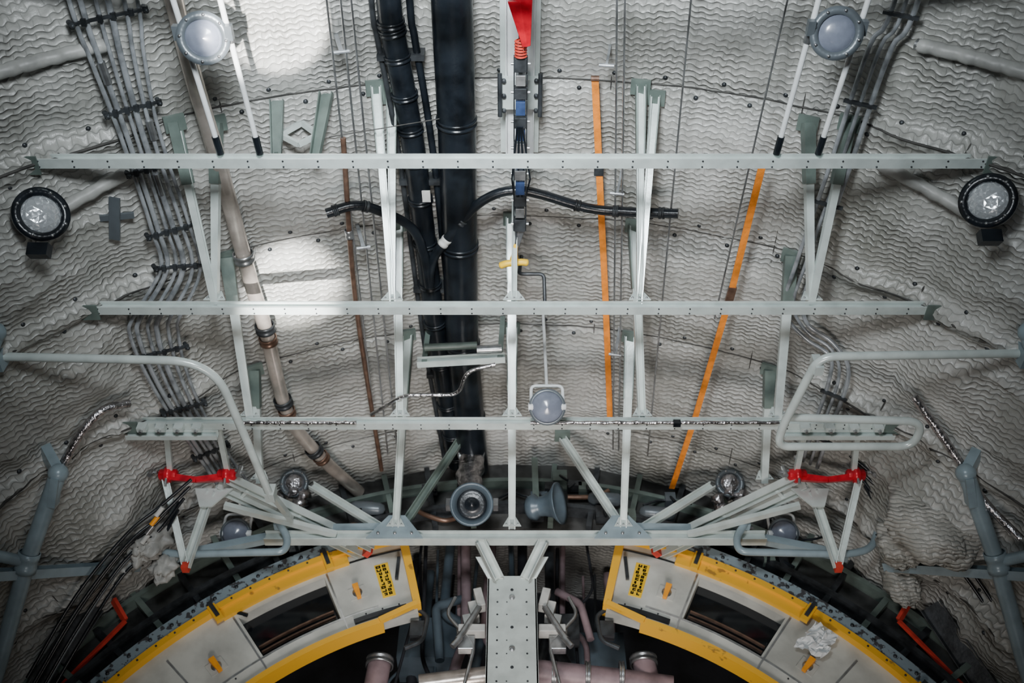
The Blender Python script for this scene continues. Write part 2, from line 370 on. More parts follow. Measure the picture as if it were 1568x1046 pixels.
o.done()
o=Obj('hydraulic_conduit_bundle')
RC=[(32.9,.6),(32.5,1.58),(31.5,1.77),(30.9,2.13),(30.5,2.45),(29.6,3.0),(29.4,3.24),(31.2,3.38),(34.0,3.44),(35.5,3.60),(35.3,4.01),(35.1,4.34)]
for k in range(3):
    o.tube(hpath([(t+(1 if i<7 else -1 if 9>i>6 else 1)*(k*.85-.9)*(0 if 6<i<9 else 1),y+((1.5-k)*.045 if 5<i<10 else 0)) for i,(t,y) in enumerate(RC)],.13,5),(.011,.009,.012)[k],'cond',10)
for (t,y) in((32.4,1.62),(31.0,2.05),(30.3,2.6),(35.5,3.75),(35.3,4.1)):
    o.bar(HP(t-1.4,y,.142),HP(t+1.4,y,.142),.014,.02,'dark',(0,0,1))
o.done()
o=Obj('ribbed_black_duct'); p=hpath([(-10.7,.6),(-10.7,1.71),(-10.5,1.90),(-9.8,2.28),(-9.3,2.66),(-8.9,3.21),(-8.4,3.79),(-7.5,4.46),(-6.9,4.9)],.15,14)
o.tube(p,.06,'black',20)
for i in range(4,len(p)-2,7): collar(o,p[i],p[i+1]-p[i],.068,.03,'black')
p2=[q+V((.095,0,.02)) for q in p]; o.tube(p2,.018,'black',10); p2=[q+V((-.085,0,.02)) for q in p]; o.tube(p2,.014,'dark',10)
for y in(2.0,2.7,3.4,4.1): 
    i=min(range(len(p)-1),key=lambda k:abs(p[k].y-y)); o.bar(p[i]+V((-.1,0,.03)),p[i]+V((.13,0,.03)),.03,.09,'dark')
o.box((-.455,2.75,4.475),(.045,.07,.004),'cream',(0,1,0),(0,0,1)); o.done()
o=Obj('large_black_air_duct'); p=hpath([(-5.3,.6),(-5.3,1.71),(-5.3,2.38),(-5.5,3.19),(-5.6,3.76),(-5.2,4.42),(-4.8,4.9)],.2,14)
o.tube(p,.098,'black',28)
for y in(1.5,2.35,3.1,3.8,4.4):
    i=min(range(len(p)-1),key=lambda k:abs(p[k].y-y)); collar(o,p[i],p[i+1]-p[i],.105,.04,'black',28); o.bar(p[i]+V((0,0,.1)),HP(-5.4,p[i].y,0),.03,.04,'dark')
o.done()
o=Obj('elbow_hose')
h1=hpath([(-18.8,2.74),(-16,2.72),(-13.6,2.77),(-10.4,2.90),(-9.3,3.09),(-9.0,3.3)],.27); h2=hpath([(-9.0,3.3),(-8.4,3.12),(-6.2,2.95),(-3.0,2.76),(1.0,2.70),(7.7,2.79),(12,2.79),(16.9,2.76)],.27)
o.tube(h1,.026,'black'); o.tube(h2,.026,'black')
for h,i in((h1,2),(h1,9),(h2,14),(h2,29),(h2,34),(h2,40)): collar(o,h[i],h[i+1]-h[i],.032,.03,'dark')
i=8; collar(o,h2[i+2],h2[i+3]-h2[i+2],.030,.05,'cream'); o.done()

# ------------------------------------------------------------------ straps, cables
o=Obj('orange_cargo_strap'); p=hpath([(7.6,2.13),(8.8,2.80),(10.1,3.50),(11.7,4.45)],.12,4)
for a,b2 in zip(p,p[1:]): o.bar(a,b2,.036,.006,'orange',(0,0,1))
o.box(p[3],(.05,.09,.02),'dark'); o.tube([p[0]+V((-.02,0,0)),p[0]+V((.02,0,0))],.015,'brown'); o.done()
o=Obj('orange_cargo_strap'); p=[V((HP(24.1,2.40,.25))),HP(23.6,2.81,.2),HP(23.2,3.25,.2),HP(21.7,4.22,.2),HP(20.3,4.9,.2)]
for a,b2 in zip(p,p[1:]): o.bar(a,b2,.036,.007,'orange',(0,0,1))
o.box(p[2],(.045,.10,.015),'brown',p[3]-p[2]); o.done()
o=Obj('control_cable_run')
for (a,b2) in (((-16,.7),(-16.7,4.6)),((-14.8,.7),(-15.5,4.6)),((8.1,.7),(12.6,4.6)),((8.8,.7),(13.3,4.6)),((15.2,.7),(16.9,4.6)),((24.4,.7),(22.1,3.4)),((-14.0,.7),(-14.3,4.6))):
    o.tube([HP(*a,.25),HP(*b2,.25)],.005,'steel',6)
for t,y in((-15.4,1.9),(8.7,2.0),(10.6,2.7),(-15.5,3.0),(11.8,3.8)):
    o.tube([HP(t-.7,y,.25),HP(t+.7,y,.25)],.009,'cond',8); o.bar(HP(t,y,.25),HP(t,y,0),.012,.02,'cond')
o.tube([HP(-17.5,2.33,.24),HP(-1.5,2.27,.2)],.003,'seam',6)
o.done()
o=Obj('brown_push_rod'); o.tube(hpath([(-16.2,2.34),(-17.0,3.34),(-16.5,4.74)],.25),.014,'brown',10)
for y in(2.9,3.4): collar(o,HP(-16.8,y,.25),(0,1,0),.022,.05,'steel')
o.done()

# ------------------------------------------------------------------ centre hoist rail and mechanism
o=Obj('hoist_rail')
o.chan((.04,.4,4.62),(.04,2.58,4.60),.145,.05,'white',(0,0,-1)); 
for s in(-1,1): o.bar((.04+s*.085,.4,4.66),(.04+s*.085,2.58,4.64),.03,.006,'paint')
o.box((.04,2.2,4.56),(.19,.16,.05),'paint')
for s in(-1,1):
    for y in(2.12,2.2,2.28): o.lathe((.04+s*.08,y,4.53),(0,0,-1),[(.012,0),(.012,.015),(0,.018)],'dark',6)
    o.tube([(.04+s*.1,2.08,4.52),(.04+s*.1,2.30,4.50)],.012,'dark',8)
o.done(bevel=.002)
o=Obj('winch_chain_mechanism')
cols=['dark','steel','dark','navy','dark','navy','steel','navy','steel','navy','dark','steel','dark']
y=1.88
for k,cname in enumerate(cols):
    L=.060 if k%3 else .078; z=4.28-.06*(y-1.8)
    o.box((.04,y+L/2,z),(.045 if k%2 else .055,L*.86,.05),cname,(0,1,-.05))
    for s in(-1,1): o.bar((.04+s*.03,y,z),(.04+s*.03,y+L,z),.006,.022,'dark')
    if k%2==0: o.tube([(.04-.045,y+L/2,z),(.04+.045,y+L/2,z)],.008,'steel',8)
    y+=L+.004
for k in range(6): o.lathe((.04,1.80+k*.014,4.26),(0,1,0),[(.02,0),(.03,.004),(.03,.007),(.02,.011)],'redor',14)
o.bar((.04,1.2,4.33),(.04,2.0,4.33),.02,.02,'dark'); o.bar((.04,2.0,4.33),(.04,2.0,4.58),.03,.03,'dark'); o.bar((.04,2.4,4.27),(.04,2.4,4.58),.03,.03,'dark')
for k in range(4): o.tube([(.025+.008*k,2.2,4.2),(.0+.03*k,2.5,4.23),(.03,y,4.24)],.005,'black',6)
o.bar((.04,y,4.24),(.025,y+.10,4.2),.05,.04,'dark',None,.012,.012)
o.done(bevel=.002)
o=Obj('release_handle'); o.tube([(.028,2.74,4.22),(.012,2.95,4.18)],.004,'dark',6)
o.lathe((.02,2.86,4.2),(-.1,1,-.2),[(.004,0),(.013,.02),(.016,.06),(.022,.09),(.02,.12),(0,.13)],'yel2',14)
o.tube(catmull([(-.065,2.985,4.17),(-.03,2.97,4.17),(.012,2.965,4.17),(.05,2.96,4.17),(.085,2.965,4.17)]),[.010]+[.018]*23+[.010],'yel2',12); o.done()
o=Obj('red_warning_pennant')
o.prism((.035,1.30,4.25),(.035,1.60,4.22),[(-.055,-.01),(0,-.03),(.055,-.01),(.055,.02),(-.055,.02)],'red',(0,0,1),[(-.055,-.01),(0,-.035),(.055,-.01),(.055,.02),(-.055,.02)])
o.prism((.035,1.60,4.22),(.065,1.80,4.19),[(-.055,-.01),(0,-.035),(.055,-.01),(.055,.02),(-.055,.02)],'red',(0,0,1),[(-.018,-.004),(0,-.01),(.018,-.004),(.018,.006),(-.018,.006)])
o.bar((.035,1.3,4.27),(.035,1.3,4.6),.02,.02,'dark'); o.done(bevel=.003)

# ------------------------------------------------------------------ lamps
def floodlamp(name,c,ax,r,lens='lens',body='rim'):
    o=Obj(name); ax=V(ax).normalized(); c=V(c)
    o.lathe(c-ax*.07,ax,[(0,-.02),(r*.45,-.02),(r*.75,.0),(r*.95,.045),(r*1.08,.06),(r*1.08,.085),(r*.76,.085),(r*.74,.07)],body,32)
    o.lathe(c-ax*.0,ax,[(r*.76,-.0),(r*.66,.014),(r*.4,.024),(0,.028)],lens,32)
    x,y,_=basis(ax)
    for k in range(8):
        a=k*math.pi/4+.2; o.lathe(c+(x*math.cos(a)+y*math.sin(a))*r*.93+ax*.014,ax,[(.007,0),(.007,.006),(0,.007)],'steel',6)
    return o
for cx,cy,ra in((-1.25,1.61,((-1.36,-1.295),(-1.17,-1.12))),(1.31,1.59,((1.23,1.175),(1.43,1.36)))):
    o=floodlamp('round_flood_lamp',(cx,cy,3.83),(-.12 if cx>0 else .12,-.35,-.9),.098)
    for xa,xb in ra:
        a=V((xa,1.38,3.87)); b2=V((xb,2.16,3.87)); o.tube([a,b2],.012,'white'); o.tube([b2-(b2-a)*.11,b2],.016,'black'); o.tube([a.lerp(b2,.3),a.lerp(b2,.34)],.018,'steel')
    o.bar((ra[0][0],cy,3.885),(ra[1][0],cy,3.885),.03,.015,'cond'); o.bar((cx,cy,3.88),(cx,cy+.03,3.90),.10,.06,'cond')
    for sx in(-1,1): o.box((cx+sx*.105,cy-.02,3.84),(.03,.06,.03),'rim')
    o.done()
for s,y in((-1,2.36),(1,2.29)):
    c=HP(s*43.4,y,.2); o=floodlamp('sealed_beam_lamp',c,(-s*.62,-.62,-.55),.112,'ribbed','black')
    d=HP(s*43.4,y+.02,.06); o.bar(c-V((-s*.04,-.04,-.04)),d,.05,.05,'black'); 
    o.bar(c+V((0,.10,-.09)),c+V((0,.13,-.14)),.09,.05,'black')
    o.done()
def worklamp(c,ax,r,top):
    o=Obj('caged_work_lamp'); c=V(c); ax=V(ax).normalized()
    o.lathe(c-ax*r*1.1,ax,[(0,-.03),(r*.5,-.03),(r*.6,0),(r*.9,r*.7),(r*1.1,r*1.0),(r*1.1,r*1.25),(r*.95,r*1.25)],'rim',28)
    o.lathe(c+ax*r*.05,ax,[(r*.95,0),(r*.8,.02),(r*.4,.035),(0,.04)],'lens',28)
    e=r*.95; b0=c+V((-e,0,0)); b1=c+V((e,0,0)); up=V((0,-.25,1)).normalized()*r*1.5
    o.tube(fillet([b0,b0+up,b1+up,b1],.03),.009,'white',10)
    for q in(b0,b1): o.lathe(q,(1,0,0),[(.02,-.015),(.02,.015),(0,.016)],'white',10)
    o.tube([c+up,V(top)],.009,'white',10); return o.done()
worklamp((.185,3.57,3.72),(0,-.6,-.7),.088,(.19,3.70,4.69))
worklamp((-1.70,4.78,3.86),(.1,-.7,-.65),.085,(-1.70,4.66,4.10))
worklamp((1.67,4.78,3.86),(-.1,-.7,-.65),.085,(1.67,4.66,4.10))
o=Obj('horn_loudspeaker'); c=V((-.245,4.64,3.97)); ax=(0,-.75,-.62)
o.lathe(c,ax,[(0,-.2),(.06,-.2),(.07,-.12),(.10,-.05),(.12,.05),(.132,.08),(.132,.10),(.115,.10),(.095,.04),(.085,.0),(0,-.01)],'horn',36)
o.lathe(c,ax,[(.095,.03),(.07,.05),(.05,.03),(.03,.07),(0,.075)],'black',28); o.bar(c+V((0,.1,.0)),c+V((0,.15,.5)),.05,.03,'paintd')
for s in (-1,1): o.box(c+V((s*.145,0,0)),(.03,.05,.06),'steel')
o.done()
o=Obj('horn_loudspeaker'); c=V((.15,4.7,4.0)); o.lathe(c,(.92,-.38,-.12),[(0,-.06),(.055,-.06),(.075,-.04),(.085,.0),(.06,.02),(.065,.06),(.085,.11),(.13,.15),(.132,.16),(.11,.145),(.05,.09),(0,.08)],'horn',30); o.bar(c,c+V((0,.1,.5)),.04,.03,'paintd'); o.done()
for s in(-1,1):
    o=floodlamp('round_flood_lamp',(s*1.41,4.78,4.27),(-s*.1,-.8,-.5),.085,'foil','rim'); o.bar((s*1.41,4.82,4.27),(s*1.41,4.9,4.35),.08,.06,'dark')
    for k in range(6): o.ball(V((s*1.41,4.82,4.27))+V((.09*math.sin(k*2.3),.02*k/6,-.04-.028*k)),.045,'foil',seg=12,jit=.6)
    o.done()
o=floodlamp('round_flood_lamp',(-.27,4.70,4.47),(0,-.7,-.6),.085,'dark','steel'); o.bar((-.27,4.72,4.5),(-.27,4.75,4.68),.08,.06,'dark'); o.done()
o=Obj('foil_wrapped_duct')
o.tube([(-.27+.01*math.sin(k),4.74,4.12+.035*k) for k in range(11)],[.075+.012*(k%2) for k in range(11)],'foil',18); o.done()

# ------------------------------------------------------------------ handrails
o=Obj('grab_rail'); o.tube(fillet([(-2.42,3.03,3.5),(-1.42,3.06,3.5),(-1.30,4.02,3.5)],.22,10),.021,'paint',14)
o.box((-2.42,3.03,3.5),(.05,.09,.12),'blue'); o.box((-1.30,4.02,3.52),(.05,.06,.08),'paint'); o.bar((-1.30,4.02,3.52),(-1.30,4.5,3.74),.03,.03,'paint'); o.done()
o=Obj('grab_rail'); o.tube(fillet([(2.40,3.01,3.5),(1.45,3.03,3.5),(1.36,3.50,3.5),(1.36,3.64,3.5),(2.06,3.64,3.5),(2.06,3.46,3.5),(1.40,3.47,3.54)],.09,8),.021,'paint',14)
o.box((2.41,3.01,3.5),(.05,.09,.12),'blue'); o.box((1.46,3.1,3.52),(.04,.05,.1),'paint'); o.done()
for s in(-1,1):
    o=Obj('curved_guard_tube'); o.tube(fillet([(s*2.22,4.6,3.82),(s*2.10,4.6,3.60),(s*1.95,4.6,3.56),(s*1.32,4.6,3.58),(s*1.32,4.6,3.68),(s*1.40,4.6,3.80)],.10,8),.022,'blue',14)
    o.box((s*1.40,4.62,3.8),(.05,.05,.05),'blue'); o.done()
# ------------------------------------------------------------------ side posts
for s in(-1,1):
    o=Obj('side_support_post'); q=[HP(s*50.2,3.76,.2),HP(s*56.2,4.16,.2),HP(s*62.5,4.60,.2),HP(s*72,5.0,.25)]
    o.tube(q,.042,'blue',18); o.ball(q[0],.052,'blue',seg=14)
    collar(o,q[1],q[2]-q[1],.056,.11,'blue')
    o.bar(q[0],HP(s*49.5,3.72,.02),.07,.05,'blue'); o.bar(q[0]+V((0,0,-.02)),q[0].lerp(q[1],.35)+V((-s*.03,0,0)),.04,.08,'blue')
    o.chan(HP(s*46.6,4.70,.22),HP(s*59.5,4.10,.16),.06,.05,'blue',(0,-1,.3))
    o.tube([q[1],HP(s*60,3.9,.08)],.03,'blue',12)
    o.tube([HP(s*50,2.86,.14),HP(s*52.5,3.02,.14),HP(s*56,3.25,.14)],.045,'blue',16); o.ball(HP(s*50,2.86,.14),.05,'blue',seg=12)
    o.done()
    o=Obj('foil_flexible_duct'); o.tube(hpath([(s*41.5,3.60),(s*44,3.56),(s*46.5,3.62),(s*49.5,3.76)] if s<0 else [(43,3.50),(46,3.62),(49,3.74),(52.5,3.88),(57,3.95)],.17,6),.022,'foil',12); o.done()
    o=Obj('lower_side_channel'); o.chan(HP(s*52,4.85,.14),HP(s*63,5.05,.2),.13,.06,'dark',(-s,-1,0)); o.done()
    o=Obj('red_edge_strip'); a=HP(s*50.5,4.95,.30); b2=HP(s*60,5.02,.30)
    o.bar(a,b2,.02,.02,'redor'); o.bar(a,HP(s*50,4.9,.16),.05,.02,'redor'); o.done()
# ------------------------------------------------------------------ red-clamped support arms
for s in(-1,1):
    o=Obj('hinged_support_arm'); 
    e=V((s*.90,4.93,3.84)); a=V((s*1.70,4.31,3.86))
    for dx,dy in((.035,.04),(-.035,-.04)): o.chan(a+V((s*dx,dy,0)),e+V((s*dx,dy,0)),.045,.05,'paint',(0,0,-1))
    for f in(.15,.5,.85): c=a.lerp(e,f); o.box(c,(.09,.02,.03),'paint',e-a)
    k=V((s*1.87,4.60,3.47)); top1=V((s*2.02,4.27,3.86)); top2=V((s*1.76,4.36,3.83))
    o.chan(top1,k,.04,.03,'paint',(0,-1,0)); o.chan(top2,k,.05,.03,'paint',(0,-1,0)); o.box(k,(.04,.05,.04),'redor')
    o.plate([top2+V((s*.10,0,.02)),top2+V((-s*.12,0,.02)),top2+V((-s*.02,.02,-.10)),top2+V((s*.05,.02,-.10))],.012,'paint')
    o.chan(a+V((0,.15,-.05)),V((s*1.05,4.65,Z4)),.04,.03,'paint')
    for x in(2.0,1.66):
        o.lathe((s*x,4.26,3.87),(s,0,0),[(0,-.055),(.022,-.055),(.034,-.045),(.034,-.02),(.048,-.015),(.048,.015),(.034,.02),(.034,.045),(.022,.055),(0,.055)],'red',14)
        o.tube([(s*x,4.26,3.80),(s*x,4.20,3.95)],.009,'steel',8); o.ball((s*x,4.20,3.95),.016,'steel',seg=8)
    o.prism((s*1.99,4.27,3.86),(s*1.83,4.27,3.84),[(-.03,-.02),(.03,-.02),(.03,.02),(-.03,.02)],'red',(0,-.6,1),[(-.018,-.016),(.018,-.016),(.018,.016),(-.018,.016)])
    o.prism((s*1.83,4.27,3.84),(s*1.67,4.27,3.86),[(-.018,-.016),(.018,-.016),(.018,.016),(-.018,.016)],'red',(0,-.6,1),[(-.03,-.02),(.03,-.02),(.03,.02),(-.03,.02)])
    for x in(2.09,1.58): o.tube([(s*x,4.22,3.83),(s*(x+.01),4.26,3.93)],.014,'steel',8); o.tube([(s*(x-.03),4.24,3.87),(s*(x+.03),4.24,3.88)],.010,'steel',8)
    o.bar((s*2.0,4.3,3.89),(s*1.92,3.86,3.86),.03,.025,'paint'); o.bar((s*1.66,4.3,3.89),(s*1.63,3.86,3.86),.03,.025,'paint')
    o.box(e,(.06,.04,.05),'redor' ,e-a)
    o.done()
o=Obj('foil_wrapped_line')
for x0,x1 in((-1.48,-.85),(.10,1.46)):
    n=40; o.tube([(x0+(x1-x0)*k/n,3.78+.002*math.sin(k*1.7),3.815) for k in range(n+1)],[.010+.002*math.sin(k*2.3) for k in range(n+1)],'foil',10)
o.tube(fillet([(-.79,3.85,3.95),(-.60,3.70,3.95),(-.29,3.70,3.95),(-.25,3.54,3.97),(-.09,3.52,4.0)],.07),.011,'foil',10)
o.bar((.88,3.78,3.81),(.92,3.78,3.81),.03,.03,'black'); o.done()
o=Obj('beam_end_bracket')
for s,x0,x1 in((-1,-2.12,-1.62),(1,1.50,2.10)):
    o.chan((x0,3.86,3.80),(x1,3.86,3.80),.05,.03,'paint',(0,-1,0))
    for k in range(4): x=x0+.1+k*(x1-x0-.2)/3; o.box((x,3.80,3.80),(.05,.03,.05),'paint'); o.tube([(x,3.80,3.78),(x,3.80,3.755)],.01,'steel',6)
o.done()

# ------------------------------------------------------------------ forward bulkhead
ZA=1.27
def AP(r,t,y): a=math.radians(t); return V((r*math.sin(a),y,ZA+r*math.cos(a)))
def arcbox(o,r0,r1,t0,t1,y0,y1,k,n=None):
    n=n or max(2,int(abs(t1-t0)/1.5)); vs=[]
    for j in range(n+1):
        t=t0+(t1-t0)*j/n; vs+=[AP(r0,t,y0),AP(r1,t,y0),AP(r1,t,y1),AP(r0,t,y1)]
    fs=[]
    for j in range(n):
        for q in range(4): fs.append((j*4+q,j*4+(q+1)%4,(j+1)*4+(q+1)%4,(j+1)*4+q))
    fs+=[(0,3,2,1),(n*4,n*4+1,n*4+2,n*4+3)]
    o.add(vs,fs,k)
o=Obj('wall_front'); arcbox(o,2.86,3.55,-125,125,5.06,5.12,'bulk')
for t in range(-70,71,5):
    o.bar(AP(2.86,t,5.02),AP(3.38,t,5.02),.035,.06,'paintd' if t%10 else 'dark',(0,-1,0))
arcbox(o,2.98,3.01,-60,60,4.96,5.06,'dark'); arcbox(o,3.20,3.23,-60,60,4.98,5.06,'paintd'); o.done()
# wiring, junction boxes and bottles on the shaded bulkhead face
o=Obj('bulkhead_junction_boxes'); r_=random.Random(3)
for k in range(22):
    t=r_.uniform(-34,34)
    if abs(t)<3: t+=6
    rr=r_.uniform(2.92,3.28); c=AP(rr,t,4.99); w_=r_.uniform(.05,.12); h_=r_.uniform(.04,.10)
    kk=r_.choice(('dark','horn','paintd','rim','dark')); o.box(c,(w_,.07,h_),kk,(0,1,0),(0,0,1)); o.tube([c+V((0,-.03,0)),c+V((r_.uniform(-.05,.05),-.05,-.06))],.010,'black',8)
for k in range(9):
    t=-38+k*9+r_.uniform(-2,2); a=AP(2.92+.03*k%.3,t,4.97); pts=[a]
    for j in range(3): pts.append(pts[-1]+V((r_.uniform(.05,.14),r_.uniform(-.01,.01),r_.uniform(-.07,.07))))
    o.tube(catmull(pts,6),r_.choice((.008,.012,.016)),r_.choice(('black','cond','brown','dark')),8)
for x,z in((-.95,4.22),(.62,4.30),(.95,4.18)):
    o.lathe((x,4.97,z),(1,0,-.1),[(0,-.12),(.03,-.11),(.045,-.08),(.045,.08),(.03,.11),(0,.12)],'rim',18)
o.done()
o=Obj('wall_cabin_end'); o.box((0,6.6,1.4),(7,.05,7),'cabin'); o.done()
o=Obj('bulkhead_arch_trim')
for s in(-1,1):
    arcbox(o,2.80,2.88,s*17,s*80,4.93,5.06,'peel')
for k in range(0,22):
    for s in(-1,1): 
        t=s*(19+k*2.8); o.lathe(AP(2.84,t,4.93),(0,-1,0),[(.012,0),(.011,.006),(0,.008)],'dark',8)
o.done()
for s in(-1,1):
    o=Obj('bulkhead_door'); y0,y1=4.97,5.05
    arcbox(o,2.22,2.34,s*14.5,s*78,y0,y1,'door'); arcbox(o,2.66,2.76,s*14.5,s*78,y0,y1,'door')
    arcbox(o,2.34,2.66,s*14.5,s*25.6,y0,y1,'door'); arcbox(o,2.34,2.66,s*37.4,s*55,y0,y1,'door'); arcbox(o,2.34,2.66,s*65,s*78,y0,y1,'door')
    arcbox(o,2.34,2.66,s*25.6,s*37.4,y1,y1+.02,'win'); arcbox(o,2.34,2.66,s*55,s*65,y1,y1+.02,'win')
    for r in(2.40,2.44): arcbox(o,r,r+.010,s*26,s*37,y1-.03,y1-.01,'brown')
    arcbox(o,2.755,2.795,s*14.5,s*78,y0-.05,y1,'yellow'); arcbox(o,2.69,2.755,s*22,s*39,y0-.03,y1,'yellow')
    arcbox(o,2.20,2.235,s*20,s*78,y0-.03,y1,'yellow'); arcbox(o,2.25,2.76,s*13.9,s*15.0,y0-.05,y1,'yellow'); 
    arcbox(o,2.26,2.29,s*16,s*24,y0-.02,y0,'black'); arcbox(o,2.70,2.71,s*15,s*24,y0-.006,y0,'black')
    for t in(25.2,37.9,47,54.4): arcbox(o,2.25,2.68,s*(t-.12),s*(t+.12),y0-.006,y0,'steel')
    arcbox(o,2.325,2.335,s*20,s*78,y0-.005,y0,'steel')
    o.prism(AP(2.26,s*14.4,y0-.04),AP(2.215,s*20.5,y0-.03),[(-.016,-.016),(.016,-.016),(.016,.016),(-.016,.016)],'yellow')
    for t in(24.6,39.5,54,66): arcbox(o,2.67,2.80,s*(t-.5),s*(t+.5),y0-.065,y0-.04,'yellow'); arcbox(o,2.70,2.82,s*(t-.25),s*(t+.25),y0-.075,y0-.06,'dark')
    for k in range(24):
        t=s*(17+k*2.5); o.lathe(AP(2.775,t,y0-.05),(0,-1,0),[(.007,0),(.006,.004),(0,.005)],'dark',6)
        if k<3 or k>9: o.lathe(AP(2.31,t,y0),(0,-1,0),[(.006,0),(.005,.004),(0,.005)],'dark',6)
    arcbox(o,2.38,2.63,s*17.1,s*19.0,y0-.004,y0,'yel2'); 
    for col in(0,1):
        for k in range(9):
            r=2.392+k*.026; t=17.35+col*.85; a0=t+random.choice((0,.15)); a1=t+.65-random.choice((0,.2))
            arcbox(o,r,r+.007,s*a0,s*a1,y0-.006,y0-.004,'black',2); arcbox(o,r,r+.019,s*a0,s*(a0+.19),y0-.006,y0-.004,'black',2)
            if random.random()<.7: arcbox(o,r+.012,r+.019,s*a0,s*a1,y0-.006,y0-.004,'black',2)
            if random.random()<.6: arcbox(o,r,r+.019,s*(a1-.19),s*a1,y0-.006,y0-.004,'black',2)
    for r,t in((2.47,22.2),(2.45,43)):
        c=AP(r,s*t,y0); tdir=(AP(r+.1,s*t,y0)-c).normalized(); xd=V((tdir.z,0,-tdir.x))
        o.bar(c-xd*.05,c+xd*.05,.085,.012,'door',(0,-1,0)); o.prism(c-tdir*.05-V((0,.02,0)),c+tdir*.05-V((0,.02,0)),[(-.012,-.012),(.012,-.012),(.012,.012),(-.012,.012)],'amber',(0,-1,0),[(-.018,-.018),(.018,-.018),(.018,.018),(-.018,.018)])
        o.lathe(c,(0,-1,0),[(.03,0),(.03,.012),(0,.013)],'steel',14)
    o.box(AP(2.55,s*16.0,y0-.03),(.02,.02,.16),'dark')
    o.done()
o=Obj('crumpled_plastic_sheet'); n_=14; vs=[]
for j in range(n_):
    for i in range(n_):
        a=i/(n_-1)-.5; b_=j/(n_-1)-.5; w_=.16*(1-.5*abs(b_+.3)); p_=AP(2.58+b_*.20,42.3,4.93)
        vs.append(p_+V((a*w_+.03*noise.noise(V((i*.5,j*.4,1))),-.03-.035*abs(noise.noise(V((i*.9,j*.35,5)))*2),a*-.08)))
o.add(vs,[(j*n_+i,j*n_+i+1,(j+1)*n_+i+1,(j+1)*n_+i) for j in range(n_-1) for i in range(n_-1)],'white'); o.done()
o=Obj('bulkhead_centre_post')
zt,zb=Z4-.05,2.2; 
o.bar((0,4.86,zt-.1),(0,4.86,zb),.29,.02,'paint',(0,-1,0))
for s in(-1,1):
    o.bar((s*.14,4.89,zt-.1),(s*.14,4.89,zb),.012,.08,'paint',(0,-1,0))
    o.plate([(s*.145,4.85,zt-.12),(s*.22,4.80,zt),(s*.13,4.80,zt),(s*.05,4.85,zt-.12)],.02,'paint')
z=zt-.2; k=0
while z>zb:
    for x,r in((-.085,.006),(.085,.006),(0,.010) if k%3==0 else (-.03,.004)): o.lathe((x,4.85,z),(0,-1,0),[(r,0),(r,.0025),(0,.0026)],'dark',10)
    if k%4==1: o.lathe((0,4.848,z+.03),(0,-1,0),[(.018,0),(.018,.005),(.010,.006),(.010,.01),(0,.011)],'steel',12)
    z-=.085; k+=1
o.done(bevel=.003)
o=Obj('hydraulic_valve_block')
for s in(-1,1):
    for k in range(4):
        o.box((s*(.20+.035*k),5.1+.04*k,3.60-.06*k),(.05,.08,.13-.015*k),'cream',(0,1,0),(s*.25,0,1)); o.tube([(s*(.20+.035*k),5.06,3.52-.07*k),(s*(.26+.03*k),5.06,3.40-.05*k)],.02,'steel')
    o.box((s*.24,5.1,3.38),(.16,.08,.05),'cream'); o.box((s*.27,5.12,3.30),(.10,.06,.09),'steel')
    o.tube(fillet([(s*.35,5.1,3.62),(s*.40,5.1,3.5),(s*.22,5.1,3.28),(s*.3,5.1,2.9)],.05),.012,'steel',8)
o.done(bevel=.004)
o=Obj('cabin_pipework')
for k in range(26):
    x=random.uniform(-.75,.75); y=random.uniform(5.4,6.1); z1=random.uniform(3.3,4.0); r=random.choice((.01,.014,.02,.035))
    o.tube(fillet([(x,y,4.5),(x+random.uniform(-.05,.05),y,z1),(x+random.uniform(-.25,.25),y,z1-random.uniform(.1,.3)),(x+random.uniform(-.3,.3),y,2.0)],.08),r,random.choice(('dark','horn','dark','pink','cabin')),8)
o.tube([(.12,5.25,3.20),(.62,5.3,3.17),(.95,5.3,3.12)],.075,'pink',20); o.tube([(.80,5.32,3.32),(.88,5.3,2.5)],.07,'pink',18)
o.tube([(-.55,5.3,3.14),(-.12,5.3,3.20)],.065,'beige',20); o.tube([(-.80,5.3,3.30),(-.85,5.3,2.5)],.07,'pink',18)
for x in(.25,.45,.65): collar(o,(x,5.27,3.188),(1,-0,-.06),.085,.03,'steel')
collar(o,(-.80,5.3,3.29),(0,0,1),.085,.05,'steel'); collar(o,(.80,5.32,3.31),(0,0,1),.085,.05,'steel')
o.box((.5,5.9,3.6),(.5,.3,.4),'horn'); o.box((-.55,5.8,3.7),(.4,.3,.3),'horn'); o.box((.35,5.35,3.55),(.14,.1,.18),'dark')
o.tube(fillet([(-.3,5.5,3.9),(-.5,5.45,3.8),(-.45,5.45,3.4)],.05),.03,'horn',10); o.tube(fillet([(.30,5.5,3.95),(.45,5.45,3.82),(.50,5.45,3.55)],.05),.025,'pink',10)
for s in(-1,1):
    o.tube(fillet([(s*.62,5.0,3.5),(s*.50,5.0,3.42),(s*.52,5.0,3.25),(s*.62,5.0,3.2)],.04),.014,'dark',8); o.box((s*.56,5.02,3.33),(.08,.06,.1),'dark')
o.done()
